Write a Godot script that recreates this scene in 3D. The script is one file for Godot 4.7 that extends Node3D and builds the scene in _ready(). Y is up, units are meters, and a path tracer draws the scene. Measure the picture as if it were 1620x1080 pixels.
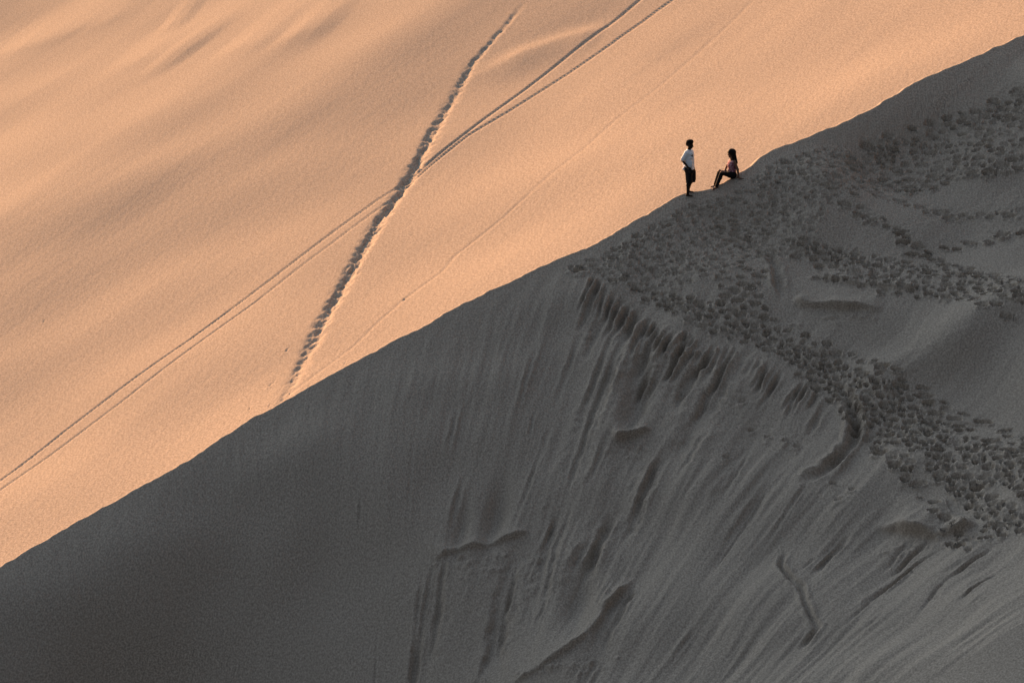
extends Node3D
# Two people on the crest of a sand dune: the slip face in shade, a sunlit dune slope behind.

# ---------------------------------------------------------------- camera geometry
const F := 5000.0                       # focal length in pixels of the 1620 x 1080 photograph
const PITCH := 12.0
const RANGE := 100.0                    # metres from the lens to the middle of the crest
var cam_pos: Vector3
var fwd: Vector3
var upv: Vector3

# slip face: a plane at the angle of repose
const DIP := 32.0
const FACE_TURN := 13.6
var pn: Vector3                          # normal of the slip face
var p0: Vector3
var e1: Vector3                          # along the crest, rising to the right
var e2: Vector3                          # down the face, square to the crest
# far slope: y = FC + FA x - FB z
const FA := 0.40
const FB := 0.17
const FC := -7.0

var rng := RandomNumberGenerator.new()
var near_grid: Grid
var far_grid: Grid
var crest_s := PackedFloat32Array()
var crest_t := PackedFloat32Array()

func ray(x: float, y: float) -> Vector3:
	return (fwd + Vector3.RIGHT * ((x - 810.0) / F) + upv * ((540.0 - y) / F)).normalized()

func face_point(x: float, y: float) -> Vector3:
	var d := ray(x, y)
	return cam_pos + d * ((p0 - cam_pos).dot(pn) / d.dot(pn))

func face_st(x: float, y: float) -> Vector2:       # pixel -> (s, t) on the slip face
	var q := face_point(x, y) - p0
	return Vector2(q.dot(e1), q.dot(e2))

func crest_at(s: float) -> float:
	var n := crest_s.size()
	if s <= crest_s[0]:
		return crest_t[0]
	if s >= crest_s[n - 1]:
		return crest_t[n - 1]
	var i := crest_s.bsearch(s)
	var f := (s - crest_s[i - 1]) / (crest_s[i] - crest_s[i - 1])
	var a := crest_t[maxi(i - 2, 0)]
	var b := crest_t[i - 1]
	var c := crest_t[i]
	var d := crest_t[mini(i + 1, n - 1)]
	return b + 0.5 * f * (c - a + f * (2.0 * a - 5.0 * b + 4.0 * c - d + f * (3.0 * (b - c) + d - a)))

func nf(x: float, y: float) -> Vector2:             # pixel -> (s, distance below the crest) on the slip face
	var q := face_st(x, y)
	return Vector2(q.x, q.y - crest_at(q.x))

# the far slope bends up a little towards the sun, with one long swell across it
func far_bend(x: float, z: float) -> float:
	var q := maxf(-0.5 * x - 0.866 * (z + 25.0), 0.0)
	var d := (x - swell_a.x) * swell_n.x + (z - swell_a.y) * swell_n.y
	var w := 11.0 if d > 0.0 else 26.0
	return 0.0006 * q * q + 1.0 * exp(-d * d / (w * w))

var swell_a := Vector2(-8.0, -62.0)
var swell_n := Vector2(0.5, 0.866)

func ff(x: float, y: float) -> Vector2:             # pixel -> (x, z) on the far slope
	var d := ray(x, y)
	var p := Vector3.ZERO
	var bend := 0.0
	for k in 12:
		var t := (FC + bend + FA * cam_pos.x - FB * cam_pos.z - cam_pos.y) / (d.y - FA * d.x + FB * d.z)
		p = cam_pos + d * t
		bend = lerpf(bend, far_bend(p.x, p.z), 0.7)
	return Vector2(p.x, p.z)

func line(flat: Array, to_far := false) -> PackedVector2Array:
	var out := PackedVector2Array()
	for i in range(0, flat.size(), 2):
		out.append(ff(flat[i], flat[i + 1]) if to_far else nf(flat[i], flat[i + 1]))
	return out

# ---------------------------------------------------------------- a height grid that strokes and prints are pressed into
class Grid:
	var rv := PackedFloat32Array()
	var xl := PackedFloat32Array()
	var xw := PackedFloat32Array()
	var cn := PackedFloat32Array()
	var h := PackedFloat32Array()
	var prints := PackedFloat32Array()
	var trod := PackedFloat32Array()
	var warp := FastNoiseLite.new()
	var near_d := PackedFloat32Array()
	var near_u := PackedFloat32Array()
	var nc := 0
	var nr := 0
	func setup() -> void:
		nc = cn.size()
		nr = rv.size()
		h.resize(nc * nr)
		warp.seed = 9
		warp.noise_type = FastNoiseLite.TYPE_SIMPLEX
		warp.frequency = 2.9
		warp.fractal_octaves = 3
		trod.resize(nc * nr)
		prints.resize(nc * nr)
		near_d.resize(nc * nr)
		near_d.fill(1e9)
		near_u.resize(nc * nr)
	func px(i: int, j: int) -> float:
		return xl[j] + cn[i] * xw[j]
	func at(x: float, y: float) -> float:
		var j := clampi(rv.bsearch(y), 1, nr - 1)
		var fy := clampf((y - rv[j - 1]) / (rv[j] - rv[j - 1]), 0.0, 1.0)
		var r := 0.0
		for k in 2:
			var jj := j - 1 + k
			var u := (x - xl[jj]) / xw[jj]
			var i := clampi(cn.bsearch(u), 1, nc - 1)
			var fx := clampf((u - cn[i - 1]) / (cn[i] - cn[i - 1]), 0.0, 1.0)
			r += lerpf(h[jj * nc + i - 1], h[jj * nc + i], fx) * (fy if k == 1 else 1.0 - fy)
		return r
	# kinds: 0 groove, 1 lip (raised edge with a steep side to the positive side), 2 bank (gentle / steep sides), 3 churned
	func stroke(pts: PackedVector2Array, reach: float, kind: int, amp: float, w: float, w2: float, rough: FastNoiseLite = null, taper := 0.12) -> void:
		var touched := PackedInt32Array()
		var total := 0.0
		for k in pts.size() - 1:
			total += pts[k].distance_to(pts[k + 1])
		var run := 0.0
		for k in pts.size() - 1:
			var a := pts[k]
			var b := pts[k + 1]
			var ab := b - a
			var l2 := ab.length_squared()
			var ln := sqrt(l2)
			var j0 := rv.bsearch(minf(a.y, b.y) - reach)
			var j1 := rv.bsearch(maxf(a.y, b.y) + reach)
			for j in range(j0, mini(j1, nr)):
				var i0 := cn.bsearch((minf(a.x, b.x) - reach - xl[j]) / xw[j])
				var i1 := cn.bsearch((maxf(a.x, b.x) + reach - xl[j]) / xw[j])
				for i in range(i0, mini(i1, nc)):
					var p := Vector2(xl[j] + cn[i] * xw[j], rv[j])
					var f := clampf((p - a).dot(ab) / l2, 0.0, 1.0)
					var q := p - a - ab * f
					var d := q.length()
					var n := j * nc + i
					if d < reach and d < absf(near_d[n]):
						if near_d[n] > 1e8:
							touched.append(n)
						near_d[n] = d if ab.cross(q) >= 0.0 else -d
						near_u[n] = (run + f * ln) / total
			run += ln
		for n in touched:
			var x := near_d[n]
			var u := near_u[n]
			near_d[n] = 1e9
			var fade := clampf(minf(u, 1.0 - u) / maxf(taper, 0.001), 0.0, 1.0) * smoothstep(reach, reach * 0.7, absf(x))
			var m := 1.0
			if rough != null:
				var rp := Vector2(xl[n / nc] + cn[n % nc] * xw[n / nc], rv[n / nc])
				m = 1.0 + 0.7 * rough.get_noise_2d(rp.x, rp.y)
				x += minf(w, 0.3) * 0.55 * warp.get_noise_2d(rp.x * 0.45, rp.y * 0.45)
			var v := 0.0
			if kind > 0:
				x = -x                     # banks and lips are drawn from right to left
			if kind == 0:
				var e := x / w
				var g := (absf(x) - 1.7 * w) / (0.75 * w)
				v = -amp * exp(-e * e) + w2 * amp * exp(-g * g)
			elif kind == 1:
				v = amp * (exp(x / w2) if x < 0.0 else exp(-x * x / (w * w)))
			elif kind == 2:
				v = amp * (exp(-x * x / (w2 * w2)) if x < 0.0 else exp(-x * x / (w * w)))
			h[n] += v * fade * m
	func blob(c: Vector2, along: Vector2, ra: float, rb: float, amp: float, below_crest := 0.0) -> void:
		var r := maxf(ra, rb) * 2.4
		var s := Vector2(-along.y, along.x)
		for j in range(rv.bsearch(c.y - r), mini(rv.bsearch(c.y + r), nr)):
			for i in range(cn.bsearch((c.x - r - xl[j]) / xw[j]), mini(cn.bsearch((c.x + r - xl[j]) / xw[j]), nc)):
				var q := Vector2(xl[j] + cn[i] * xw[j], rv[j]) - c
				var a := q.dot(along) / ra
				var b := q.dot(s) / rb
				var e := a * a + b * b
				if e < 5.6:
					h[j * nc + i] += amp * exp(-e) * (smoothstep(0.3, below_crest, rv[j]) if below_crest > 0.0 else 1.0)
	# a foot pressed into a slope: sand slides in from above and is pushed out below
	func foot(c: Vector2, along: Vector2, uphill: Vector2, la: float, lb: float, depth: float, rim: float) -> void:
		var r := maxf(la, lb) * 2.4
		var s := Vector2(-along.y, along.x)
		for j in range(rv.bsearch(c.y - r), mini(rv.bsearch(c.y + r), nr)):
			for i in range(cn.bsearch((c.x - r - xl[j]) / xw[j]), mini(cn.bsearch((c.x + r - xl[j]) / xw[j]), nc)):
				var p := Vector2(xl[j] + cn[i] * xw[j], rv[j])
				var q := p - c
				var a := q.dot(along) / la
				var b := q.dot(s) / lb
				var e := sqrt(a * a + b * b)
				if e > 2.3:
					continue
				e *= 1.0 + 0.42 * warp.get_noise_2d(p.x, p.y)
				var up := q.dot(uphill) / lb + 0.3 * warp.get_noise_2d(p.x + 20.0, p.y)
				var v := 0.0
				if e < 1.0:          # sand has slid in from above; the lower edge is a short counter slope
					var into := -depth * clampf((1.0 - up) / 1.5, 0.0, 1.0)
					v = (into if up > -0.5 else lerpf(into, rim, clampf((-0.5 - up) / 0.5, 0.0, 1.0))) * smoothstep(1.0, 0.78, e)
				var g := (e - 1.05) / 0.26
				v += rim * exp(-g * g) * clampf(0.35 - 0.65 * up, 0.0, 1.0)
				var n := j * nc + i
				prints[n] = lerpf(prints[n], v, smoothstep(1.7, 1.1, e))
				trod[n] = maxf(trod[n], smoothstep(2.2, 1.2, e))
	func index(p: Vector2) -> int:
		var j := clampi(rv.bsearch(p.y), 0, nr - 1)
		return j * nc + clampi(cn.bsearch((p.x - xl[j]) / xw[j]), 0, nc - 1)
	func settle(churn: float) -> void:
		for k in h.size():
			h[k] += prints[k]
			if trod[k] > 0.0 and churn > 0.0:
				h[k] += trod[k] * churn * warp.get_noise_2d(xl[k / nc] + cn[k % nc] * xw[k / nc] + 50.0, rv[k / nc])

# ---------------------------------------------------------------- bodies: a smooth-joined field of tapered bones, meshed as surface nets
class Flesh:
	var o: Vector3
	var c: float
	var n: Vector3i
	var f := PackedFloat32Array()
	func _init(lo: Vector3, hi: Vector3, cell: float) -> void:
		o = lo
		c = cell
		n = Vector3i(((hi - lo) / cell).ceil()) + Vector3i.ONE
		f.resize(n.x * n.y * n.z)
		f.fill(1.0)
	func bone(a: Vector3, b: Vector3, ra: float, rb: float, k := 0.03, sq := Vector3.ONE) -> void:
		var grow := Vector3.ONE * (maxf(ra, rb) + k + c * 2.5)
		grow = grow * Vector3(maxf(sq.x, 1.0), maxf(sq.y, 1.0), maxf(sq.z, 1.0))
		var lo := Vector3i(((a.min(b) - grow - o) / c).floor()).clamp(Vector3i.ZERO, n - Vector3i.ONE)
		var hi := Vector3i(((a.max(b) + grow - o) / c).ceil()).clamp(Vector3i.ZERO, n - Vector3i.ONE)
		var inv := Vector3.ONE / sq
		var small := minf(sq.x, minf(sq.y, sq.z))
		var a2 := a * inv
		var ab := b * inv - a2
		var l2 := maxf(ab.length_squared(), 1e-9)
		for z in range(lo.z, hi.z + 1):
			for y in range(lo.y, hi.y + 1):
				var row := (z * n.y + y) * n.x
				for x in range(lo.x, hi.x + 1):
					var p := (o + Vector3(x, y, z) * c) * inv - a2
					var t := clampf(p.dot(ab) / l2, 0.0, 1.0)
					var d := ((p - ab * t).length() - lerpf(ra, rb, t)) * small
					var e := f[row + x]
					var g := maxf(k - absf(d - e), 0.0)
					f[row + x] = minf(d, e) - g * g / (4.0 * k)
	func cut(at: Vector3, out: Vector3) -> void:     # keep what lies behind the plane
		for z in n.z:
			for y in n.y:
				var row := (z * n.y + y) * n.x
				for x in n.x:
					var d := (o + Vector3(x, y, z) * c - at).dot(out)
					if d > f[row + x]:
						f[row + x] = d
	func mesh(st: SurfaceTool) -> void:
		var id := {}
		var pts := PackedVector3Array()
		var sy := n.x
		var sz := n.x * n.y
		for z in n.z - 1:
			for y in n.y - 1:
				for x in n.x - 1:
					var b := z * sz + y * sy + x
					if absf(f[b]) > 2.5 * c:
						continue
					var v := [f[b], f[b + 1], f[b + sy], f[b + sy + 1], f[b + sz], f[b + sz + 1], f[b + sz + sy], f[b + sz + sy + 1]]
					var neg := 0
					for q in 8:
						if v[q] < 0.0:
							neg += 1
					if neg == 0 or neg == 8:
						continue
					var sum := Vector3.ZERO
					var cnt := 0
					for q in 8:
						for bit in 3:
							var r := q | (1 << bit)
							if r != q and (v[q] < 0.0) != (v[r] < 0.0):
								var t: float = v[q] / (v[q] - v[r])
								var p := Vector3(q & 1, (q >> 1) & 1, (q >> 2) & 1)
								p[bit] += t
								sum += p
								cnt += 1
					id[b] = pts.size()
					pts.append(o + (Vector3(x, y, z) + sum / cnt) * c)
		var idx := PackedInt32Array()
		var step := [1, sy, sz]
		for z in range(1, n.z - 1):
			for y in range(1, n.y - 1):
				for x in range(1, n.x - 1):
					var b := z * sz + y * sy + x
					if absf(f[b]) > 2.5 * c:
						continue
					var here := f[b] < 0.0
					for ax in 3:
						if here == (f[b + step[ax]] < 0.0):
							continue
						var u: int = step[(ax + 1) % 3]
						var w: int = step[(ax + 2) % 3]
						var q := [b - u - w, b - w, b, b - u]
						if not here:
							q.reverse()
						if id.has(q[0]) and id.has(q[1]) and id.has(q[2]) and id.has(q[3]):
							for k in [0, 2, 1, 0, 3, 2]:
								idx.append(id[q[k]])
		var nrm := PackedVector3Array()
		nrm.resize(pts.size())
		for k in range(0, idx.size(), 3):
			var m := (pts[idx[k + 2]] - pts[idx[k]]).cross(pts[idx[k + 1]] - pts[idx[k]])
			for q in 3:
				nrm[idx[k + q]] += m
		for k in idx.size():
			st.set_normal(nrm[idx[k]].normalized())
			st.add_vertex(pts[idx[k]])

func fleshed(fields: Array, called: String, m: Material, parent: Node3D) -> MeshInstance3D:
	var st := SurfaceTool.new()
	st.begin(Mesh.PRIMITIVE_TRIANGLES)
	for g in fields:
		g.mesh(st)
	st.index()
	var o := MeshInstance3D.new()
	o.name = called
	o.mesh = st.commit()
	o.material_override = m
	parent.add_child(o, true)
	return o

func matte(c: Color, rough := 0.9) -> StandardMaterial3D:
	var m := StandardMaterial3D.new()
	m.albedo_color = c.linear_to_srgb()
	m.roughness = rough
	m.metallic_specular = 0.3
	return m

func cloth(dark: Color, light: Color, freq: float, seed_: int) -> StandardMaterial3D:
	var m := matte(Color.WHITE, 0.95)
	m.albedo_texture = noise_tex(256, freq, [[0.0, dark], [0.45, dark], [0.6, light], [1.0, light]], seed_)
	m.uv1_triplanar = true
	m.uv1_scale = Vector3.ONE * 1.5
	return m

func noise_tex(size: int, freq: float, stops: Array, seed_: int, octaves := 4, gain := 0.6) -> NoiseTexture2D:
	var n := FastNoiseLite.new()
	n.seed = seed_
	n.noise_type = FastNoiseLite.TYPE_SIMPLEX_SMOOTH
	n.frequency = freq
	n.fractal_octaves = octaves
	n.fractal_gain = gain
	var g := Gradient.new()
	g.offsets = PackedFloat32Array(stops.map(func(s): return s[0]))
	g.colors = PackedColorArray(stops.map(func(s): return s[1].linear_to_srgb()))
	var t := NoiseTexture2D.new()
	t.width = size
	t.height = size
	t.seamless = true
	t.noise = n
	t.color_ramp = g
	return t

# palm, four fingers of unequal length and a thumb; d points along the fingers, nrm out of the back of the hand, side towards the thumb
func hand(wrist: Vector3, d: Vector3, nrm: Vector3, side: Vector3, curl: float) -> Flesh:
	var g := Flesh.new(wrist - Vector3.ONE * 0.21, wrist + Vector3.ONE * 0.21, 0.0045)
	g.bone(wrist - d * 0.05, wrist + d * 0.01, 0.026, 0.024, 0.015)
	for k in 4:
		var off := side * (0.030 - 0.020 * k)
		var knuckle := wrist + d * (0.088 - 0.005 * absf(k - 1.2)) + off
		g.bone(wrist + off * 0.6 + d * 0.012, knuckle, 0.015, 0.0125, 0.014)
		var ln: float = [0.040, 0.045, 0.041, 0.032][k]
		var dir := (d + side * (0.10 - 0.07 * k)).normalized()
		var p := knuckle
		for b in 3:
			dir = dir.rotated(dir.cross(nrm).normalized(), -curl * (0.7 + 0.3 * b))
			var q := p + dir * ln
			g.bone(p, q, 0.0098 - 0.0008 * b, 0.009 - 0.0008 * b, 0.004)
			p = q
			ln *= 0.66
	var t0 := wrist + d * 0.022 + side * 0.026
	var t1 := t0 + (d * 0.7 + side * 0.75 - nrm * 0.25).normalized() * 0.042
	var t2 := t1 + (d + side * 0.25 - nrm * 0.2).normalized() * 0.033
	g.bone(t0, t1, 0.014, 0.011, 0.010)
	g.bone(t1, t2, 0.011, 0.009, 0.004)
	return g

# a head of height about 0.23 around c, looking along look
func head(c: Vector3, look: Vector3) -> Flesh:
	var g := Flesh.new(c - Vector3(0.19, 0.21, 0.19), c + Vector3(0.19, 0.19, 0.19), 0.006)
	var s := look.cross(Vector3.UP).normalized()
	g.bone(c + Vector3.UP * 0.03 - look * 0.022, c + Vector3.UP * 0.03 + look * 0.018, 0.084, 0.080, 0.02)
	g.bone(c + look * 0.045 - Vector3.UP * 0.02, c + look * 0.056 - Vector3.UP * 0.088, 0.058, 0.030, 0.03)
	g.bone(c + look * 0.092 + Vector3.UP * 0.006, c + look * 0.116 - Vector3.UP * 0.030, 0.009, 0.014, 0.014)      # nose
	g.bone(c + look * 0.092 - Vector3.UP * 0.060 - s * 0.018, c + look * 0.092 - Vector3.UP * 0.060 + s * 0.018, 0.010, 0.010, 0.008)   # mouth
	for k in [-1.0, 1.0]:
		g.bone(c + look * 0.080 + Vector3.UP * 0.022 + s * (0.012 * k), c + look * 0.074 + Vector3.UP * 0.022 + s * (0.048 * k), 0.011, 0.009, 0.014)   # brow
		g.bone(c - look * 0.002 + s * (0.080 * k) + Vector3.UP * 0.018, c + look * 0.004 + s * (0.078 * k) - Vector3.UP * 0.026, 0.017, 0.011, 0.008)   # ear
		g.bone(c + look * 0.084 + s * (0.034 * k) + Vector3.UP * 0.002, c + look * 0.084 + s * (0.030 * k) + Vector3.UP * 0.002, 0.010, 0.010, 0.006)   # eye
	g.bone(c - look * 0.01 - Vector3.UP * 0.06, c - look * 0.03 - Vector3.UP * 0.2, 0.055, 0.056, 0.03)   # neck
	return g

func foot_bones(g: Flesh, heel: Vector3, toe: Vector3, ankle: Vector3) -> void:
	g.bone(ankle, heel + Vector3.UP * 0.035, 0.042, 0.034, 0.03)
	g.bone(heel + Vector3.UP * 0.032, toe + Vector3.UP * 0.022, 0.032, 0.022, 0.03, Vector3(1, 1, 1))
	var d := (toe - heel).normalized()
	var s := d.cross(Vector3.UP).normalized()
	for k in 5:
		g.bone(toe - d * 0.03 + s * (0.017 * (k - 2)) + Vector3.UP * 0.016, toe + d * (0.03 - 0.007 * k) + s * (0.017 * (k - 2)) + Vector3.UP * 0.012, 0.012, 0.010, 0.006)

func person_root(base: Vector3, turn: float, label: String) -> Node3D:
	var r := Node3D.new()
	r.name = "person"
	add_child(r, true)
	r.position = base
	r.rotation.y = turn
	r.set_meta("label", label)
	r.set_meta("category", "person")
	r.set_meta("group", "people on the dune crest")
	return r

func ground(x: float, z: float) -> Vector3:
	var y := p0.y
	var p := Vector3(x, y, z)
	for k in 8:
		var d := p - p0
		var s := d.dot(e1)
		var t := d.dot(e2) - crest_at(s)
		var hh := near_grid.at(s, t)
		var off := (p - p0).dot(pn) - hh
		p.y -= off / pn.y
	return p

# man on the crest: x forward, y up, z to his right
func standing_person() -> void:
	var at := face_point(1090, 307)
	var turn := -0.5
	var base := ground(at.x, at.z)
	var r := person_root(base, turn, "standing person in a white t-shirt and long black shorts, hand in pocket")
	var skin := matte(Color(0.030, 0.017, 0.011), 0.75)
	var inv := Basis(Vector3.UP, -turn)
	var feet := []
	for k in [-1.0, 1.0]:
		var l := Vector3(0.0 + 0.03 * k, 0, 0.085 * k)
		var w := base + Basis(Vector3.UP, turn) * l
		feet.append(Vector3(l.x, ground(w.x, w.z).y - base.y, l.z))
	var g := Flesh.new(Vector3(-0.4, -0.3, -0.45), Vector3(0.45, 1.62, 0.45), 0.012)
	for k in 2:
		var s := -1.0 if k == 0 else 1.0
		var ft: Vector3 = feet[k]
		var hip := Vector3(0.02, 0.90, 0.09 * s)
		var knee := Vector3(0.05, 0.48, 0.095 * s)
		var ankle := ft + Vector3(-0.03, 0.09, 0)
		g.bone(hip, knee, 0.095, 0.060, 0.04)
		g.bone(knee, knee.lerp(ankle, 0.35) + Vector3(-0.02, 0, 0), 0.058, 0.060, 0.03)
		g.bone(knee.lerp(ankle, 0.35) + Vector3(-0.02, 0, 0), ankle, 0.060, 0.040, 0.03)
		foot_bones(g, ft + Vector3(-0.06, 0.0, 0), ft + Vector3(0.13, 0.0, 0.02 * s), ankle)
	g.bone(Vector3(0.01, 0.92, -0.06), Vector3(0.01, 0.92, 0.06), 0.12, 0.12, 0.05)
	g.bone(Vector3(0.01, 0.95, 0), Vector3(-0.01, 1.28, 0), 0.125, 0.13, 0.06, Vector3(1, 1, 1.25))
	g.bone(Vector3(-0.02, 1.37, -0.14), Vector3(-0.02, 1.37, 0.14), 0.075, 0.075, 0.06)
	g.bone(Vector3(-0.02, 1.37, 0), Vector3(0.0, 1.52, 0), 0.065, 0.055, 0.05)
	var elbow := Vector3(-0.13, 1.14, 0.25)
	var wrist := Vector3(0.09, 0.90, 0.23)
	g.bone(Vector3(-0.02, 1.36, 0.18), elbow, 0.056, 0.043, 0.03)
	g.bone(elbow, wrist, 0.043, 0.030, 0.02)
	var elbow2 := Vector3(-0.05, 1.09, -0.25)
	var wrist2 := Vector3(0.02, 0.86, -0.26)
	g.bone(Vector3(-0.02, 1.36, -0.18), elbow2, 0.056, 0.043, 0.03)
	g.bone(elbow2, wrist2, 0.043, 0.029, 0.02)
	var hd := Vector3(0.02, 1.62, 0)
	var look := Vector3(1, -0.10, -0.15).normalized()
	var parts := [g, head(hd, look),
		hand(wrist, Vector3(0.75, -0.65, -0.1).normalized(), Vector3(0.2, 0.2, 1).normalized(), Vector3(0.65, 0.75, 0).normalized(), 0.35),
		hand(wrist2, Vector3(0.12, -1, 0).normalized(), Vector3(0, 0, -1), Vector3(1, 0.12, 0).normalized(), 0.28)]
	fleshed(parts, "body", skin, r)
	# hair: a thick flat-topped crop
	var hr := Flesh.new(hd - Vector3(0.2, 0.15, 0.2), hd + Vector3(0.2, 0.24, 0.2), 0.008)
	hr.bone(hd + Vector3(-0.035, 0.085, -0.02), hd + Vector3(-0.03, 0.085, 0.02), 0.098, 0.098, 0.03)
	hr.bone(hd + Vector3(0.03, 0.105, -0.02), hd + Vector3(0.03, 0.105, 0.02), 0.080, 0.080, 0.04)
	hr.bone(hd + Vector3(-0.075, 0.02, -0.03), hd + Vector3(-0.075, 0.02, 0.03), 0.055, 0.055, 0.05)
	fleshed([hr], "hair", matte(Color(0.008, 0.006, 0.005), 0.9), r)
	# loose white t-shirt
	var sh := Flesh.new(Vector3(-0.4, 0.7, -0.5), Vector3(0.42, 1.62, 0.5), 0.012)
	sh.bone(Vector3(0.015, 0.74, 0), Vector3(-0.005, 1.30, 0), 0.160, 0.155, 0.06, Vector3(1, 1, 1.28))
	sh.bone(Vector3(-0.02, 1.375, -0.14), Vector3(-0.02, 1.375, 0.14), 0.093, 0.093, 0.06)
	sh.bone(Vector3(-0.015, 1.36, 0), Vector3(-0.005, 1.47, 0), 0.10, 0.075, 0.05)
	sh.bone(Vector3(-0.02, 1.36, 0.18), elbow + Vector3(0.02, 0.04, 0), 0.078, 0.076, 0.03)
	sh.bone(Vector3(-0.02, 1.36, -0.18), elbow2 + Vector3(0.0, 0.04, 0), 0.078, 0.076, 0.03)
	for k in 7:                                        # folds
		var y := 0.84 + 0.075 * k
		sh.bone(Vector3(-0.13 + 0.02 * sin(k * 2.1), y, 0.10 + 0.04 * cos(k * 1.7)), Vector3(0.13, y + 0.06 * sin(k * 1.3), 0.12), 0.052, 0.05, 0.02)
	sh.cut(Vector3(0, 0.815, 0), Vector3(0.10, -1, 0).normalized())
	sh.cut(Vector3(0, 1.475, 0), Vector3(0.25, 1, 0).normalized())
	fleshed([sh], "t_shirt", matte(Color(0.86, 0.86, 0.87), 0.95), r)
	var pr := Flesh.new(Vector3(0.0, 1.15, -0.02), Vector3(0.32, 1.42, 0.24), 0.008)
	pr.bone(Vector3(0.125, 1.265, 0.085), Vector3(0.13, 1.305, 0.07), 0.052, 0.044, 0.01, Vector3(0.8, 1, 1))
	fleshed([pr], "chest_print", matte(Color(0.02, 0.02, 0.022)), r)
	# long black shorts
	var so := Flesh.new(Vector3(-0.4, 0.3, -0.45), Vector3(0.45, 1.1, 0.45), 0.012)
	so.bone(Vector3(0.0, 0.86, -0.05), Vector3(0.0, 0.86, 0.05), 0.160, 0.160, 0.05)
	for k in [-1.0, 1.0]:
		so.bone(Vector3(0.02, 0.82, 0.09 * k), Vector3(0.065, 0.36, 0.105 * k), 0.122, 0.110, 0.04)
		so.bone(Vector3(0.10, 0.74, 0.15 * k), Vector3(0.10, 0.50, 0.16 * k), 0.066, 0.068, 0.04)
	so.bone(wrist + Vector3(0.03, -0.04, 0), wrist + Vector3(0.09, -0.12, -0.02), 0.06, 0.06, 0.03)
	so.cut(Vector3(0, 0.385, 0), Vector3(0.05, -1, 0).normalized())
	so.cut(Vector3(0, 0.93, 0), Vector3.UP)
	fleshed([so], "shorts", matte(Color(0.010, 0.010, 0.011), 0.9), r)

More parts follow.
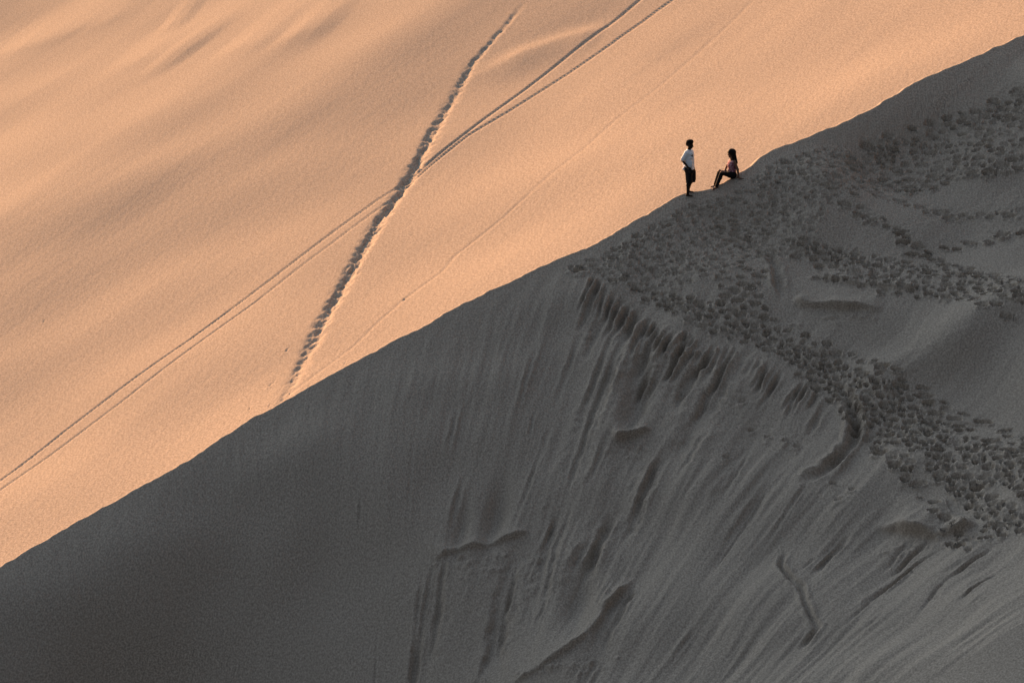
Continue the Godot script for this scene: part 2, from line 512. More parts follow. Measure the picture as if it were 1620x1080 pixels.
# woman sitting on the crest: x forward, y up, z to her right; turned round to face the man
func seated_person() -> void:
	var at := face_point(1158, 280)
	var turn := PI + 0.45
	var base := ground(at.x, at.z)
	var bt := Basis(Vector3.UP, turn)
	var r := person_root(base, turn, "seated person with long dark hair in a mauve top and black trousers")
	var low := func(l: Vector3) -> Vector3:
		var w := base + bt * l
		return Vector3(l.x, ground(w.x, w.z).y - base.y, l.z)
	var skin := matte(Color(0.19, 0.105, 0.070), 0.75)
	var g := Flesh.new(Vector3(-0.5, -0.7, -0.5), Vector3(1.0, 0.85, 0.5), 0.012)
	var tr := Flesh.new(Vector3(-0.4, -0.7, -0.45), Vector3(1.0, 0.5, 0.45), 0.012)
	for s in [-1.0, 1.0]:
		var ft: Vector3 = low.call(Vector3(0.64 - 0.03 * s, 0, 0.10 * s))
		var hip := Vector3(0.02, 0.10, 0.085 * s)
		var ankle := ft + Vector3(-0.05, 0.085, 0)
		var knee := (hip + ankle) * 0.5 + Vector3(0.11, 0.27, 0.01 * s)
		g.bone(hip, knee, 0.085, 0.056, 0.04)
		g.bone(knee, knee.lerp(ankle, 0.35) + Vector3(-0.02, -0.01, 0), 0.054, 0.054, 0.03)
		g.bone(knee.lerp(ankle, 0.35) + Vector3(-0.02, -0.01, 0), ankle, 0.054, 0.036, 0.03)
		foot_bones(g, ft + Vector3(-0.08, 0.0, 0), ft + Vector3(0.10, -0.02, 0.015 * s), ankle)
		tr.bone(hip, knee, 0.105, 0.074, 0.04)
		tr.bone(knee, ankle, 0.072, 0.056, 0.03)
	g.bone(Vector3(0, 0.12, -0.06), Vector3(0, 0.12, 0.06), 0.11, 0.11, 0.05)
	g.bone(Vector3(-0.01, 0.15, 0), Vector3(-0.01, 0.46, 0), 0.105, 0.115, 0.06, Vector3(1, 1, 1.2))
	g.bone(Vector3(-0.01, 0.555, -0.12), Vector3(-0.01, 0.555, 0.12), 0.062, 0.062, 0.05)
	g.bone(Vector3(-0.01, 0.55, 0), Vector3(0.01, 0.68, 0), 0.055, 0.048, 0.04)
	var wrist_l: Vector3 = low.call(Vector3(-0.14, 0, -0.21)) + Vector3(0, 0.045, 0)
	var elbow_l := Vector3(-0.09, 0.30, -0.225)
	var elbow_r := Vector3(0.10, 0.30, 0.22)
	var wrist_r := Vector3(0.20, 0.235, 0.12)
	g.bone(Vector3(-0.01, 0.55, -0.155), elbow_l, 0.050, 0.041, 0.03)
	g.bone(elbow_l, wrist_l, 0.041, 0.030, 0.02)
	g.bone(Vector3(-0.01, 0.55, 0.155), elbow_r, 0.046, 0.036, 0.03)
	g.bone(elbow_r, wrist_r, 0.036, 0.026, 0.02)
	tr.bone(Vector3(-0.01, 0.12, -0.06), Vector3(-0.01, 0.12, 0.06), 0.128, 0.128, 0.05)
	tr.cut(Vector3(0, 0.23, 0), Vector3.UP)
	var hd := Vector3(0.035, 0.785, 0)
	var look := Vector3(1, 0.10, 0.25).normalized()
	fleshed([g, head(hd, look),
		hand(wrist_l, Vector3(-0.9, -0.15, -0.4).normalized(), Vector3(-0.1, 1, 0).normalized(), Vector3(0.4, 0.05, -0.9).normalized(), 0.08),
		hand(wrist_r, Vector3(0.95, -0.15, -0.25).normalized(), Vector3(0.1, 1, 0).normalized(), Vector3(-0.25, 0, -0.95).normalized(), 0.25)], "body", skin, r)
	var hr := Flesh.new(hd - Vector3(0.32, 0.48, 0.26), hd + Vector3(0.2, 0.24, 0.26), 0.009)
	hr.bone(hd + Vector3(-0.03, 0.06, -0.025), hd + Vector3(-0.03, 0.06, 0.025), 0.128, 0.128, 0.04)
	hr.bone(hd + Vector3(0.035, 0.09, -0.02), hd + Vector3(0.035, 0.09, 0.02), 0.088, 0.078, 0.05)
	for k in 9:
		var z := -0.10 + 0.025 * k
		hr.bone(hd + Vector3(-0.07 + 0.35 * absf(z), 0.04, z), hd + Vector3(-0.13 + 0.02 * sin(k * 2.3), -0.27 + 0.04 * sin(k * 1.9), z * 1.4), 0.068, 0.040, 0.025)
	hr.bone(hd + Vector3(0.02, 0.03, -0.095), hd + Vector3(-0.02, -0.20, -0.12), 0.035, 0.026, 0.03)
	fleshed([hr], "hair", matte(Color(0.010, 0.006, 0.005), 0.75), r)
	var tp := Flesh.new(Vector3(-0.3, 0.1, -0.35), Vector3(0.3, 0.75, 0.35), 0.010)
	tp.bone(Vector3(-0.01, 0.12, 0), Vector3(-0.01, 0.46, 0), 0.122, 0.130, 0.06, Vector3(1, 1, 1.22))
	tp.bone(Vector3(0.05, 0.44, -0.06), Vector3(0.05, 0.44, 0.06), 0.085, 0.085, 0.04)
	tp.bone(Vector3(-0.01, 0.555, -0.12), Vector3(-0.01, 0.555, 0.12), 0.072, 0.072, 0.05)
	tp.cut(Vector3(0, 0.17, 0), Vector3.DOWN)
	tp.cut(Vector3(0.0, 0.60, 0), Vector3(0.45, 1, 0).normalized())
	fleshed([tp], "top", cloth(Color(0.20, 0.05, 0.065), Color(0.52, 0.34, 0.38), 0.02, 5), r)
	fleshed([tr], "trousers", matte(Color(0.010, 0.009, 0.010), 0.9), r)

# ---------------------------------------------------------------- grids to meshes
func spread(out: PackedFloat32Array, a: float, b: float, step: float) -> void:
	var n := maxi(1, roundi((b - a) / step))
	for k in n:
		out.append(a + (b - a) * k / n)

func grid_mesh(g: Grid, place: Callable, called: String, label: String, m: Material, uv_size: float) -> MeshInstance3D:
	var n := g.nc * g.nr
	var v := PackedVector3Array()
	v.resize(n)
	var uv := PackedVector2Array()
	uv.resize(n)
	for j in g.nr:
		for i in g.nc:
			var k := j * g.nc + i
			var x := g.xl[j] + g.cn[i] * g.xw[j]
			v[k] = place.call(x, g.rv[j], g.h[k])
			uv[k] = Vector2(x, g.rv[j]) / uv_size
	var nm := PackedVector3Array()
	nm.resize(n)
	var nc := g.nc
	var flip := signf((v[nc - 1] - v[0]).cross(v[(g.nr - 1) * nc] - v[0]).y)
	for j in g.nr:
		var ja := maxi(j - 1, 0) * nc
		var jb := mini(j + 1, g.nr - 1) * nc
		for i in nc:
			var q := (v[j * nc + mini(i + 1, nc - 1)] - v[j * nc + maxi(i - 1, 0)]).cross(v[jb + i] - v[ja + i])
			nm[j * nc + i] = (q * flip).normalized()
	var idx := PackedInt32Array()
	idx.resize((nc - 1) * (g.nr - 1) * 6)
	var w := 0
	for j in g.nr - 1:
		for i in nc - 1:
			var k := j * nc + i
			idx[w] = k
			idx[w + 1] = k + 1
			idx[w + 2] = k + nc
			idx[w + 3] = k + 1
			idx[w + 4] = k + nc + 1
			idx[w + 5] = k + nc
			w += 6
	var arr := []
	arr.resize(Mesh.ARRAY_MAX)
	arr[Mesh.ARRAY_VERTEX] = v
	arr[Mesh.ARRAY_NORMAL] = nm
	arr[Mesh.ARRAY_TEX_UV] = uv
	arr[Mesh.ARRAY_INDEX] = idx
	var am := ArrayMesh.new()
	am.add_surface_from_arrays(Mesh.PRIMITIVE_TRIANGLES, arr)
	var o := MeshInstance3D.new()
	o.name = called
	o.mesh = am
	o.material_override = m
	o.set_meta("kind", "structure")
	o.set_meta("label", label)
	o.set_meta("category", "dune")
	add_child(o, true)
	return o

func fnl(seed_: int, freq: float, octaves := 3) -> FastNoiseLite:
	var n := FastNoiseLite.new()
	n.seed = seed_
	n.noise_type = FastNoiseLite.TYPE_SIMPLEX
	n.frequency = freq
	n.fractal_octaves = octaves
	return n

func sand(tile: float) -> StandardMaterial3D:
	var m := matte(Color.WHITE, 1.0)
	m.metallic_specular = 0.1
	m.uv1_triplanar = true
	m.uv1_world_triplanar = true
	m.uv1_scale = Vector3.ONE / tile
	m.albedo_texture = noise_tex(1024, 0.17, [[0.28, Color(0.24, 0.197, 0.156)], [0.5, Color(0.37, 0.304, 0.240)], [0.72, Color(0.51, 0.421, 0.336)]], 11, 2, 0.8)
	return m

var steps := PackedVector2Array()
func crowded(p: Vector2, r: float) -> bool:
	for q in steps:
		if absf(q.x - p.x) < r and absf(q.y - p.y) < r and q.distance_squared_to(p) < r * r:
			return true
	steps.append(p)
	return false

# one person's steps along a path, left and right
func walk(g: Grid, pts: PackedVector2Array, o0: float, o1: float, la: float, lb: float, depth: float, rim: float, uphill: Vector2) -> void:
	var cum := [0.0]
	for k in pts.size() - 1:
		cum.append(cum[k] + pts[k].distance_to(pts[k + 1]))
	var total: float = cum[-1]
	var l := rng.randf_range(0.0, 0.4)
	var side := 1.0
	var sway := rng.randf_range(0.0, 9.0)
	var stride := rng.randf_range(0.30, 0.46)
	var k := 0
	while l < total:
		while k < pts.size() - 2 and cum[k + 1] < l:
			k += 1
		var d := (pts[k + 1] - pts[k]).normalized()
		var u := l / total
		var off := lerpf(o0, o1, u) + 0.10 * sin(l * 0.9 + sway) + side * rng.randf_range(0.05, 0.12)
		var base := float(cum[k])
		var p := pts[k] + d * (l - base) + Vector2(-d.y, d.x) * off
		var z := rng.randf_range(0.6, 1.4)
		if g == near_grid and (p.y < 0.6 or crowded(p, 1.35 * la * z)):
			side = -side
			l += stride * rng.randf_range(0.3, 0.8)
			continue
		g.foot(p, (d if g == far_grid or rng.randf() < 0.3 else Vector2(-fall_up.y, fall_up.x)).rotated(rng.randfn(0.0, 0.3)), uphill, la * z * rng.randf_range(0.8, 1.3), lb * z * rng.randf_range(0.8, 1.15), depth * rng.randf_range(0.6, 1.25), rim * rng.randf_range(0.6, 1.3))
		side = -side
		l += stride * rng.randf_range(0.8, 1.25)

# many walkers along one trail
func trail(flat: Array, w0: float, w1: float, walkers: int, size := 1.0, depth := 1.0) -> void:
	var pts := line(flat)
	for k in walkers:
		var o := clampf(rng.randfn(0.0, 0.55), -1.7, 1.7)
		walk(near_grid, pts, o * w0, clampf(o + rng.randfn(0.0, 0.2), -1.2, 1.2) * w1, 0.17 * size, 0.155 * size, 0.22 * depth * size, 0.055 * depth * size, fall_up)

func strew(poly_px: Array, count: int, size := 1.0, depth := 1.0) -> void:
	var poly := line(poly_px)
	var box := Rect2(poly[0], Vector2.ZERO)
	for p in poly:
		box = box.expand(p)
	var made := 0
	while made < count:
		var p := box.position + Vector2(rng.randf(), rng.randf()) * box.size
		if not Geometry2D.is_point_in_polygon(p, poly):
			continue
		made += 1
		if p.y < 0.6 or crowded(p, 0.21 * size):
			continue
		var z := size * rng.randf_range(0.7, 1.25)
		near_grid.foot(p, Vector2(-fall_up.y, fall_up.x).rotated(rng.randfn(0.0, 0.45)), fall_up, 0.18 * z * rng.randf_range(0.8, 1.4), 0.14 * z, depth * rng.randf_range(0.10, 0.20) * z, depth * rng.randf_range(0.03, 0.06) * z)

var fall_up := Vector2.UP

func build_near() -> void:
	var g := Grid.new()
	near_grid = g
	var cs := PackedFloat32Array()
	var s0 := face_st(-20, 910).x
	var s1 := face_st(860, 425).x
	var s2 := face_st(1640, 50).x
	var s3 := face_st(1640, 1100).x
	spread(cs, -220, s0 - 4.0, 2.5)
	spread(cs, s0 - 4.0, s0, 0.2)
	spread(cs, s0, s1, 0.070)
	spread(cs, s1, s2, 0.036)
	spread(cs, s2, maxf(s3, s2) + 1.0, 0.055)
	spread(cs, maxf(s3, s2) + 1.0, 110, 2.0)
	g.cn = cs
	var bottom := nf(1640, 1100).y
	spread(g.rv, -22, -2, 0.8)
	spread(g.rv, -2, -0.3, 0.08)
	spread(g.rv, -0.3, 16.0, 0.042)
	spread(g.rv, 16.0, bottom + 0.5, 0.050)
	spread(g.rv, bottom + 0.5, bottom + 150.0, 2.5)
	for k in g.rv.size():
		g.xl.append(0.0)
		g.xw.append(1.0)
	g.setup()
	# fall line on the plane
	var dn := (Vector3.DOWN - pn * Vector3.DOWN.dot(pn)).normalized()
	fall_up = -Vector2(dn.dot(e1), dn.dot(e2)).normalized()
	var apex := nf(430, 2000)
	var streak := fnl(3, 0.55, 4)
	var fine := fnl(4, 2.2, 2)
	var broad := fnl(5, 0.13, 2)
	var grain := fnl(6, 3.4, 2)
	var wig := fnl(8, 0.35, 2)
	var left_s := nf(520, 800).x
	var right_s := nf(1050, 700).x
	for j in g.nr:
		var t := g.rv[j]
		for i in g.nc:
			var s := g.cn[i]
			var v := 0.0
			var tt := t + 0.05 * wig.get_noise_1d(s * 3.0)
			if tt < 0.0:
				v -= 1.43 * (sqrt(tt * tt + 0.015) - 0.1225)
			if t > -0.5:
				var q := Vector2(s, t) - apex
				var ac := atan2(q.x, -q.y) * 30.0
				var al := q.length()
				var on := smoothstep(0.0, 2.6, t)
				# avalanche tongues and flow streaks, running down to the foot of the bowl
				var mid := (0.12 + 0.88 * smoothstep(left_s, left_s + 7.0, s)) * (1.0 - 0.6 * smoothstep(right_s, right_s + 8.0, s))
				var patch := smoothstep(-0.35, 0.35, wig.get_noise_2d(s * 0.5, t * 0.5))
				v += on * 0.11 * mid * streak.get_noise_2d(ac * 0.8, al * 0.07)
				v += on * 0.035 * mid * patch * fine.get_noise_2d(ac * 0.8, al * 0.09)
				v += on * 0.25 * broad.get_noise_2d(s + 40.0, t)
				v += 0.006 * grain.get_noise_2d(s, t)
				# wrinkles hanging from the brink
				v += 0.035 * smoothstep(0.1, 0.9, t) * exp(-t / 1.8) * fine.get_noise_2d(ac * 0.7 + 90.0, al * 0.14)
				# the face curls round to the left as it goes right, like the side of a bowl
				var c := maxf(s - right_s + 0.3 * (t - 8.0), 0.0)
				v += 0.005 * c * c * smoothstep(1.0, 9.0, t)
			g.h[j * g.nc + i] = v
	near_strokes()
	g.settle(0.022)
	grid_mesh(g, func(s: float, t: float, hh: float) -> Vector3: return p0 + e1 * s + e2 * (t + crest_at(s)) + pn * hh,
		"shaded_dune_slope", "shaded grey slip face of the dune, trodden with footprints and avalanche streaks", sand(13.0), 13.0)

# sand that ran down the face: a broad shallow channel scored by finer runs
func flow(pts: PackedVector2Array, size: float) -> void:
	var rough := fnl(rng.randi() % 999, 0.4, 2)
	near_grid.stroke(pts, 1.3 * size, 0, rng.randf_range(0.05, 0.10) * size, rng.randf_range(0.26, 0.40) * size, 0.4, rough, 0.3)
	for k in 3:
		var off := Vector2(rng.randf_range(-0.45, 0.45) * size, 0)
		var a := rng.randf_range(0.0, 0.35)
		var b := rng.randf_range(0.55, 1.0)
		var part := PackedVector2Array()
		for q in 6:
			var u := lerpf(a, b, q / 5.0) * (pts.size() - 1.001)
			part.append(pts[int(u)].lerp(pts[int(u) + 1], u - int(u)) + off)
		near_grid.stroke(part, 0.5 * size, 0, rng.randf_range(0.05, 0.11) * size, rng.randf_range(0.07, 0.14) * size, 0.5, rough, 0.3)

func near_strokes() -> void:
	var g := near_grid
	var rough := fnl(21, 0.4, 2)
	rough.fractal_gain = 0.7
	# shelf and dark scarp under the upper right crest
	g.stroke(line([1660, 150, 1560, 190, 1500, 210, 1430, 235, 1380, 258, 1320, 290]), 8.0, 2, -0.55, 4.0, 1.6, null, 0.2)
	# scarps
	g.stroke(line([1400, 500, 1360, 497, 1325, 493, 1290, 490, 1255, 478]), 1.2, 1, 0.22, 0.14, 0.5, rough)
	g.stroke(line([1460, 470, 1420, 466, 1385, 458, 1350, 452, 1300, 437]), 0.8, 1, 0.14, 0.10, 0.3, rough)
	g.stroke(line([1545, 878, 1525, 890, 1490, 892, 1450, 880, 1420, 868, 1385, 858]), 1.6, 1, 0.34, 0.14, 1.0, rough)
	# slump scars with their hollows
	var d := -fall_up
	g.blob(nf(780, 795), d, 1.1, 0.40, -0.38)
	g.blob(nf(725, 815), d, 0.9, 0.30, -0.25)
	g.stroke(line([835, 822, 800, 833, 765, 840, 735, 846, 700, 850, 680, 862]), 1.0, 1, 0.22, 0.06, 0.30, rough)
	g.blob(nf(1005, 640), d, 1.5, 0.35, -0.40)
	g.stroke(line([1030, 678, 1010, 684, 990, 688, 970, 694]), 0.8, 1, 0.26, 0.06, 0.3, rough)
	g.blob(nf(915, 945), d, 1.3, 0.45, -0.30)
	g.stroke(line([1000, 912, 965, 950, 945, 985, 920, 1008, 890, 1025, 850, 1045, 800, 1060]), 1.1, 1, 0.20, 0.07, 0.3, rough)
	# flow grooves
	for s in [[1015, 478, 985, 530, 955, 600, 920, 690, 885, 790], [1040, 500, 1020, 550, 1000, 600, 985, 650], [985, 460, 965, 500, 950, 540, 945, 560],
			[1075, 545, 1045, 580, 1015, 630, 985, 690], [830, 830, 805, 880, 790, 930, 778, 1000, 765, 1075], [690, 862, 678, 920, 665, 970, 645, 1060],
			[900, 760, 870, 840, 850, 920, 830, 1000], [960, 800, 930, 860, 900, 930], [1060, 690, 1010, 780, 960, 880], [1000, 900, 960, 990, 920, 1075],
			[1130, 560, 1095, 600, 1060, 660], [1180, 560, 1140, 610, 1100, 680, 1060, 760]]:
		flow(line(s), 1.0)
	for s in [[1600, 925, 1540, 960, 1490, 1000, 1450, 1060], [1530, 905, 1470, 930, 1400, 985, 1330, 1060], [1480, 890, 1440, 930, 1400, 975], [1450, 885, 1420, 930, 1390, 960],
			[1350, 870, 1320, 900, 1280, 950], [1600, 985, 1560, 1010, 1510, 1060], [1230, 760, 1170, 850, 1100, 960], [1200, 690, 1160, 760, 1110, 840]]:
		flow(line(s), 0.5)
	# the curved runnel
	g.stroke(line([1325, 615, 1345, 645, 1357, 680, 1352, 710, 1335, 735, 1310, 760, 1265, 785]), 0.9, 0, 0.24, 0.15, 0.5, rough, 0.15)
	g.stroke(line([1245, 885, 1238, 915, 1250, 940, 1272, 962, 1280, 1000, 1290, 1025, 1298, 1040, 1270, 1075]), 0.5, 0, 0.13, 0.085, 0.4, rough, 0.1)
	g.stroke(line([1215, 395, 1228, 420, 1232, 450, 1238, 480]), 0.6, 0, 0.12, 0.12, 0.6, rough, 0.2)
	# short scuffs
	for c in [[1190, 683], [1215, 695], [1245, 705], [1262, 715], [1175, 640], [1350, 800], [1330, 815], [1320, 785], [1075, 620], [1150, 730]]:
		g.foot(nf(c[0], c[1]), d, fall_up, 0.26, 0.10, 0.09, 0.03)
	# clods below the breaks
	for q in [[760, 855, 60, 20, 26], [1000, 700, 30, 12, 14], [890, 1045, 60, 18, 30], [1465, 900, 70, 14, 22], [1330, 508, 60, 8, 16], [1080, 560, 90, 30, 30]]:
		for k in q[4]:
			g.blob(nf(q[0] + rng.randfn(0, 0.6) * q[2], q[1] + absf(rng.randfn(0, 0.7)) * q[3]), Vector2.RIGHT.rotated(rng.randf() * 3.0), rng.randf_range(0.05, 0.11), rng.randf_range(0.05, 0.08), rng.randf_range(0.03, 0.08))
	# tongues of sand let go below the trodden edge
	var edge := line([945, 445, 985, 470, 1030, 505, 1075, 530, 1130, 550, 1190, 565, 1240, 590, 1290, 620, 1340, 660])
	var foot_of_bowl := nf(430, 2000)
	for k in 70:
		var u := rng.randf() * (edge.size() - 1.01)
		var a := edge[int(u)].lerp(edge[int(u) + 1], u - int(u)) + Vector2(0, rng.randf_range(-0.4, 0.5))
		var dir := (foot_of_bowl - a).normalized().rotated(rng.randfn(0.0, 0.06))
		var ln := rng.randf_range(0.5, 2.4)
		g.stroke(PackedVector2Array([a, a + dir * ln * 0.5, a + dir * ln]), 0.5, 0, rng.randf_range(0.05, 0.13), rng.randf_range(0.05, 0.11), 0.5, rough, 0.35)
	# the face steepens to the lower left and the upper right, and eases to the lower right
	g.blob(nf(120, 1330), Vector2.RIGHT, 10.0, 8.0, -5.2, 6.0)
	g.blob(nf(1700, 330), Vector2.RIGHT, 6.0, 3.5, -0.9, 6.0)
	g.blob(nf(2150, 1150), Vector2.RIGHT, 12.0, 10.0, 3.4, 6.0)
	g.blob(nf(1500, 1560), Vector2.RIGHT, 12.0, 9.0, 3.4, 6.0)
	g.blob(nf(1560, 525), Vector2.RIGHT, 5.0, 1.0, 0.5)
	# trodden ground: trails first broad, then single lines of steps
	var churn := fnl(31, 2.6, 3)
	churn.fractal_gain = 0.6
	strew([900, 412, 1000, 362, 1075, 318, 1180, 285, 1225, 250, 1330, 225, 1345, 300, 1290, 360, 1250, 400, 1150, 430, 1060, 470, 960, 440], 1100, 0.8, 0.8)
	strew([1240, 262, 1350, 232, 1450, 200, 1640, 150, 1640, 235, 1450, 285, 1340, 310], 320, 1.0, 0.9)
	trail([905, 412, 985, 385, 1050, 350, 1110, 325, 1180, 300, 1240, 275, 1320, 240], 0.3, 0.5, 5, 0.95)
	trail([960, 425, 1040, 410, 1120, 380, 1200, 350, 1280, 310, 1330, 280], 0.5, 0.5, 5, 0.95)
	trail([905, 415, 960, 430, 1010, 450, 1060, 480, 1110, 503, 1170, 525, 1240, 550, 1300, 590, 1350, 630], 0.35, 0.6, 11)
	trail([1130, 385, 1180, 420, 1160, 470, 1200, 520, 1240, 550], 0.5, 0.4, 4, 0.9)
	trail([1240, 550, 1300, 590, 1370, 640, 1430, 680, 1500, 735, 1560, 800, 1640, 890], 0.55, 2.4, 24, 1.05)
	trail([1340, 640, 1430, 720, 1500, 745, 1640, 800], 0.5, 1.0, 5)
	trail([1250, 375, 1330, 405, 1400, 430, 1470, 445, 1540, 465, 1640, 505], 0.25, 1.1, 8, 0.95)
	trail([1330, 318, 1370, 335, 1405, 352, 1440, 388, 1480, 420, 1560, 470], 0.1, 0.4, 2)
	trail([1310, 265, 1360, 240, 1400, 215, 1450, 205, 1530, 180, 1640, 148], 0.5, 0.8, 5, 1.1)
	trail([1320, 275, 1400, 272, 1500, 262, 1560, 265, 1640, 255], 0.15, 0.35, 2, 1.25)
	trail([1440, 400, 1540, 385, 1640, 372], 0.2, 0.5, 1, 1.3)
	trail([1400, 300, 1500, 330, 1640, 340], 0.2, 0.5, 1, 1.1, 0.6)
	trail([1290, 437, 1350, 450, 1400, 462, 1460, 476, 1560, 500], 0.1, 0.3, 2, 0.9)
	trail([1500, 905, 1560, 900, 1640, 885], 0.5, 0.8, 4, 0.9)
	# fine runs where grains keep trickling
	for k in 140:
		var a := nf(rng.randf_range(560, 1600), rng.randf_range(480, 1060))
		if a.y < 2.0 or g.trod[g.index(a)] > 0.2 or rough.get_noise_2d(a.x * 0.6 + 30.0, a.y * 0.6) < 0.12:
			continue
		var dir := (foot_of_bowl - a).normalized().rotated(rng.randfn(0.0, 0.03))
		var ln := rng.randf_range(0.8, 4.5)
		g.stroke(PackedVector2Array([a, a + dir * ln]), 0.35, 0, rng.randf_range(0.02, 0.05), rng.randf_range(0.045, 0.09), 0.7, rough, 0.4)

func build_far() -> void:
	var g := Grid.new()
	far_grid = g
	spread(g.rv, -260, -140, 4.0)
	spread(g.rv, -140, -122, 1.0)
	spread(g.rv, -122, -95, 0.32)
	spread(g.rv, -95, -60, 0.21)
	spread(g.rv, -60, -10, 0.135)
	spread(g.rv, -10, 20, 2.0)
	var cc := PackedFloat32Array()
	spread(cc, -3.0, -0.02, 0.12)
	spread(cc, -0.02, 1.02, 0.0011)
	spread(cc, 1.02, 4.0, 0.12)
	g.cn = cc
	for z in g.rv:
		var f := clampf((-12.0 - z) / 93.0, 0.0, 1.0)
		var l := lerpf(-20.5, -36.0, f)
		var r := 24.0 if z > -34.0 else lerpf(24.0, -22.0, clampf((-34.0 - z) / 70.0, 0.0, 1.0))
		g.xl.append(l)
		g.xw.append(r - l)
	g.setup()
	var broad := fnl(41, 0.045, 2)
	var band := fnl(42, 0.30, 3)
	var grain := fnl(43, 2.4, 2)
	var d := (ff(900, 100) - ff(300, 540)).normalized()
	var sd := Vector2(-d.y, d.x)
	for j in g.nr:
		var z := g.rv[j]
		for i in g.nc:
			var p := Vector2(g.xl[j] + g.cn[i] * g.xw[j], z)
			var a := p.dot(d)
			var b := p.dot(sd)
			g.h[j * g.nc + i] = far_bend(p.x, p.y) + 0.15 * broad.get_noise_2d(p.x, p.y) + 0.008 * band.get_noise_2d(a * 0.15, b * 0.8) + 0.004 * grain.get_noise_2d(p.x, p.y * 0.7)
	far_strokes()
	# the slope runs out into the hollow behind the near dune
	for j in g.nr:
		for i in g.nc:
			var q := Vector2(g.xl[j] + g.cn[i] * g.xw[j], g.rv[j])
			var front := (q - Vector2(-15.1, 6.5)).dot(Vector2(0.429, 0.903)) + 5.0
			if front > 0.0:
				g.h[j * g.nc + i] -= 1.2 * front
	g.settle(0.0)
	grid_mesh(g, func(x: float, z: float, hh: float) -> Vector3: return Vector3(x, FC + FA * x - FB * z + hh, z),
		"sunlit_dune_slope", "sunlit orange sand slope behind the crest, crossed by tracks", sand(19.0), 19.0)

func far_strokes() -> void:
	var g := far_grid
	var rough := fnl(51, 1.5, 3)
	rough.fractal_gain = 0.7
	# thin double track
	g.stroke(line([-20, 770, 13, 746, 100, 680, 200, 610, 300, 540, 400, 465, 500, 390, 560, 345, 600, 315, 640, 290], true), 0.5, 0, 0.055, 0.062, 0.15, null, 0.0)
	g.stroke(line([640, 290, 700, 240, 770, 185, 830, 140, 900, 85, 960, 40, 1020, -10], true), 0.5, 0, 0.085, 0.068, 0.15, null, 0.0)
	g.stroke(line([-20, 786, 13, 762, 60, 729, 133, 677, 200, 631, 267, 581, 333, 532, 400, 483, 467, 430, 520, 391, 580, 345, 620, 315, 640, 297], true), 0.5, 0, 0.045, 0.058, 0.15, null, 0.0)
	g.stroke(line([640, 297, 680, 262, 740, 215, 800, 178, 900, 113, 970, 65, 1040, 13, 1070, -8], true), 0.5, 0, 0.075, 0.066, 0.15, null, 0.0)
	# faint single track
	g.stroke(line([1190, 0, 1165, 25, 1100, 85, 1040, 140, 980, 185, 920, 240, 870, 280, 800, 340, 720, 400, 700, 425, 640, 470, 600, 505, 560, 545, 500, 590, 455, 625], true), 0.7, 0, 0.014, 0.11, 0.2, null, 0.0)
	# trodden trench: faint at the top, deeper further down, with the steps showing
	g.stroke(line([830, 0, 820, 15, 790, 50, 750, 95, 720, 150], true), 1.2, 0, 0.05, 0.15, 0.10, rough, 0.2)
	var tl := line([770, 72, 750, 95, 720, 150, 690, 200, 660, 260, 630, 310, 600, 350, 560, 420, 520, 490, 490, 550, 465, 600, 440, 645, 425, 675], true)
	g.stroke(tl, 1.5, 0, 0.15, 0.26, 0.0, rough, 0.3)
	for k in 1:
		walk(g, tl, rng.randfn(0.0, 0.10), rng.randfn(0.0, 0.10), 0.17, 0.085, 0.045, 0.0, Vector2(0.5, 0.86))
	# a faint crest running off to the right of the trench
	g.stroke(line([1000, 25, 960, 45, 900, 60, 830, 85, 780, 110, 745, 130], true), 5.0, 2, 0.14, 2.2, 1.0, null, 0.3)
	# broad swells and wind-worn hollows
	for q in [[330, 66, 175, 104], [300, 90, 240, 102], [130, 48, -10, 84], [450, 55, 350, 78], [310, 22, 255, 40], [540, 34, 440, 60], [230, 15, 90, 52]]:
		g.stroke(line(q, true), 7.0, 2, rng.randf_range(0.05, 0.09), 1.6, 4.0, null, 0.35)
	for q in [[455, 553, 1.3], [430, 605, 1.2], [395, 645, 0.8], [425, 642, 0.7], [487, 612, 0.8], [640, 470, 0.9], [545, 573, 0.7], [68, 510, 0.8]]:
		g.foot(ff(q[0], q[1]), Vector2(0.5, -0.86), Vector2(-0.5, -0.86), 0.30 * q[2], 0.06 * q[2], 0.06, 0.01)

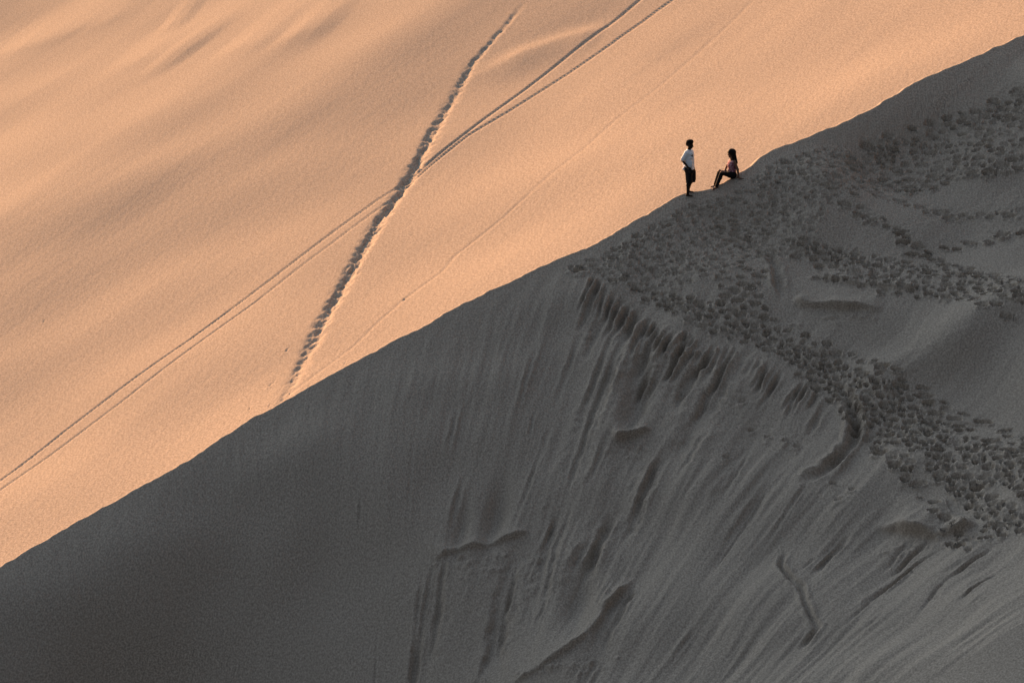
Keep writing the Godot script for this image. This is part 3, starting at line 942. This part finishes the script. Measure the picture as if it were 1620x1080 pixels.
func _ready() -> void:
	rng.seed = 77
	var p: float = deg_to_rad(PITCH)
	fwd = Vector3(0, -sin(p), -cos(p))
	upv = Vector3(0, cos(p), -sin(p))
	cam_pos = -fwd * RANGE
	var cam := Camera3D.new()
	cam.name = "camera"
	cam.fov = rad_to_deg(2.0 * atan(540.0 / F))
	cam.near = 1.0
	cam.far = 2000.0
	add_child(cam)
	cam.position = cam_pos
	cam.rotation.x = -p
	cam.current = true

	# a low warm sun behind the dune and to the left, under a clear sky
	var sun := DirectionalLight3D.new()
	sun.name = "sun"
	sun.light_energy = 1.5
	sun.light_color = Color(1.0, 0.74, 0.50)
	sun.light_angular_distance = 0.5
	sun.shadow_enabled = true
	add_child(sun)
	var el := deg_to_rad(12.0)
	var to_sun := Vector3(-0.5 * cos(el), sin(el), -0.866 * cos(el)).normalized()
	sun.look_at_from_position(to_sun * 50.0, Vector3.ZERO, Vector3.UP)

	var sky_mat := PhysicalSkyMaterial.new()
	sky_mat.energy_multiplier = 3.6
	sky_mat.turbidity = 10.0
	sky_mat.mie_eccentricity = 0.86
	sky_mat.rayleigh_coefficient = 1.4
	sky_mat.mie_coefficient = 0.15
	sky_mat.mie_color = Color(0.58, 0.70, 0.88)
	sky_mat.ground_color = Color(0.05, 0.045, 0.04)
	var sky := Sky.new()
	sky.sky_material = sky_mat
	var env := Environment.new()
	env.background_mode = Environment.BG_SKY
	env.sky = sky
	env.tonemap_mode = Environment.TONE_MAPPER_LINEAR
	env.tonemap_exposure = 3.95
	env.sdfgi_enabled = true
	env.ssao_enabled = true
	env.ssil_enabled = true
	var we := WorldEnvironment.new()
	we.name = "environment"
	we.environment = env
	add_child(we)

	# the slip face
	var ph := deg_to_rad(FACE_TURN)
	var dp := deg_to_rad(DIP)
	pn = Vector3(-sin(ph) * sin(dp), cos(dp), cos(ph) * sin(dp))
	p0 = cam_pos + ray(650, 527) * RANGE
	e1 = (face_point(1607, 62) - face_point(13, 890)).normalized()
	e2 = pn.cross(e1).normalized()
	if e2.y > 0.0:
		e2 = -e2
	var crest := [-60, 932, 13, 890, 100, 838, 200, 783, 300, 727, 400, 662, 470, 625, 560, 573, 650, 527, 740, 478, 830, 435, 890, 408, 930, 392, 985, 362, 1040, 330, 1075, 309, 1100, 304, 1130, 297,
		1160, 282, 1190, 262, 1215, 243, 1280, 215, 1350, 185, 1390, 165, 1450, 130, 1520, 100, 1607, 62, 1660, 38]
	for i in range(0, crest.size(), 2):
		var q := face_st(crest[i], crest[i + 1])
		crest_s.append(q.x)
		crest_t.append(q.y)

	build_far()
	build_near()
	standing_person()
	seated_person()
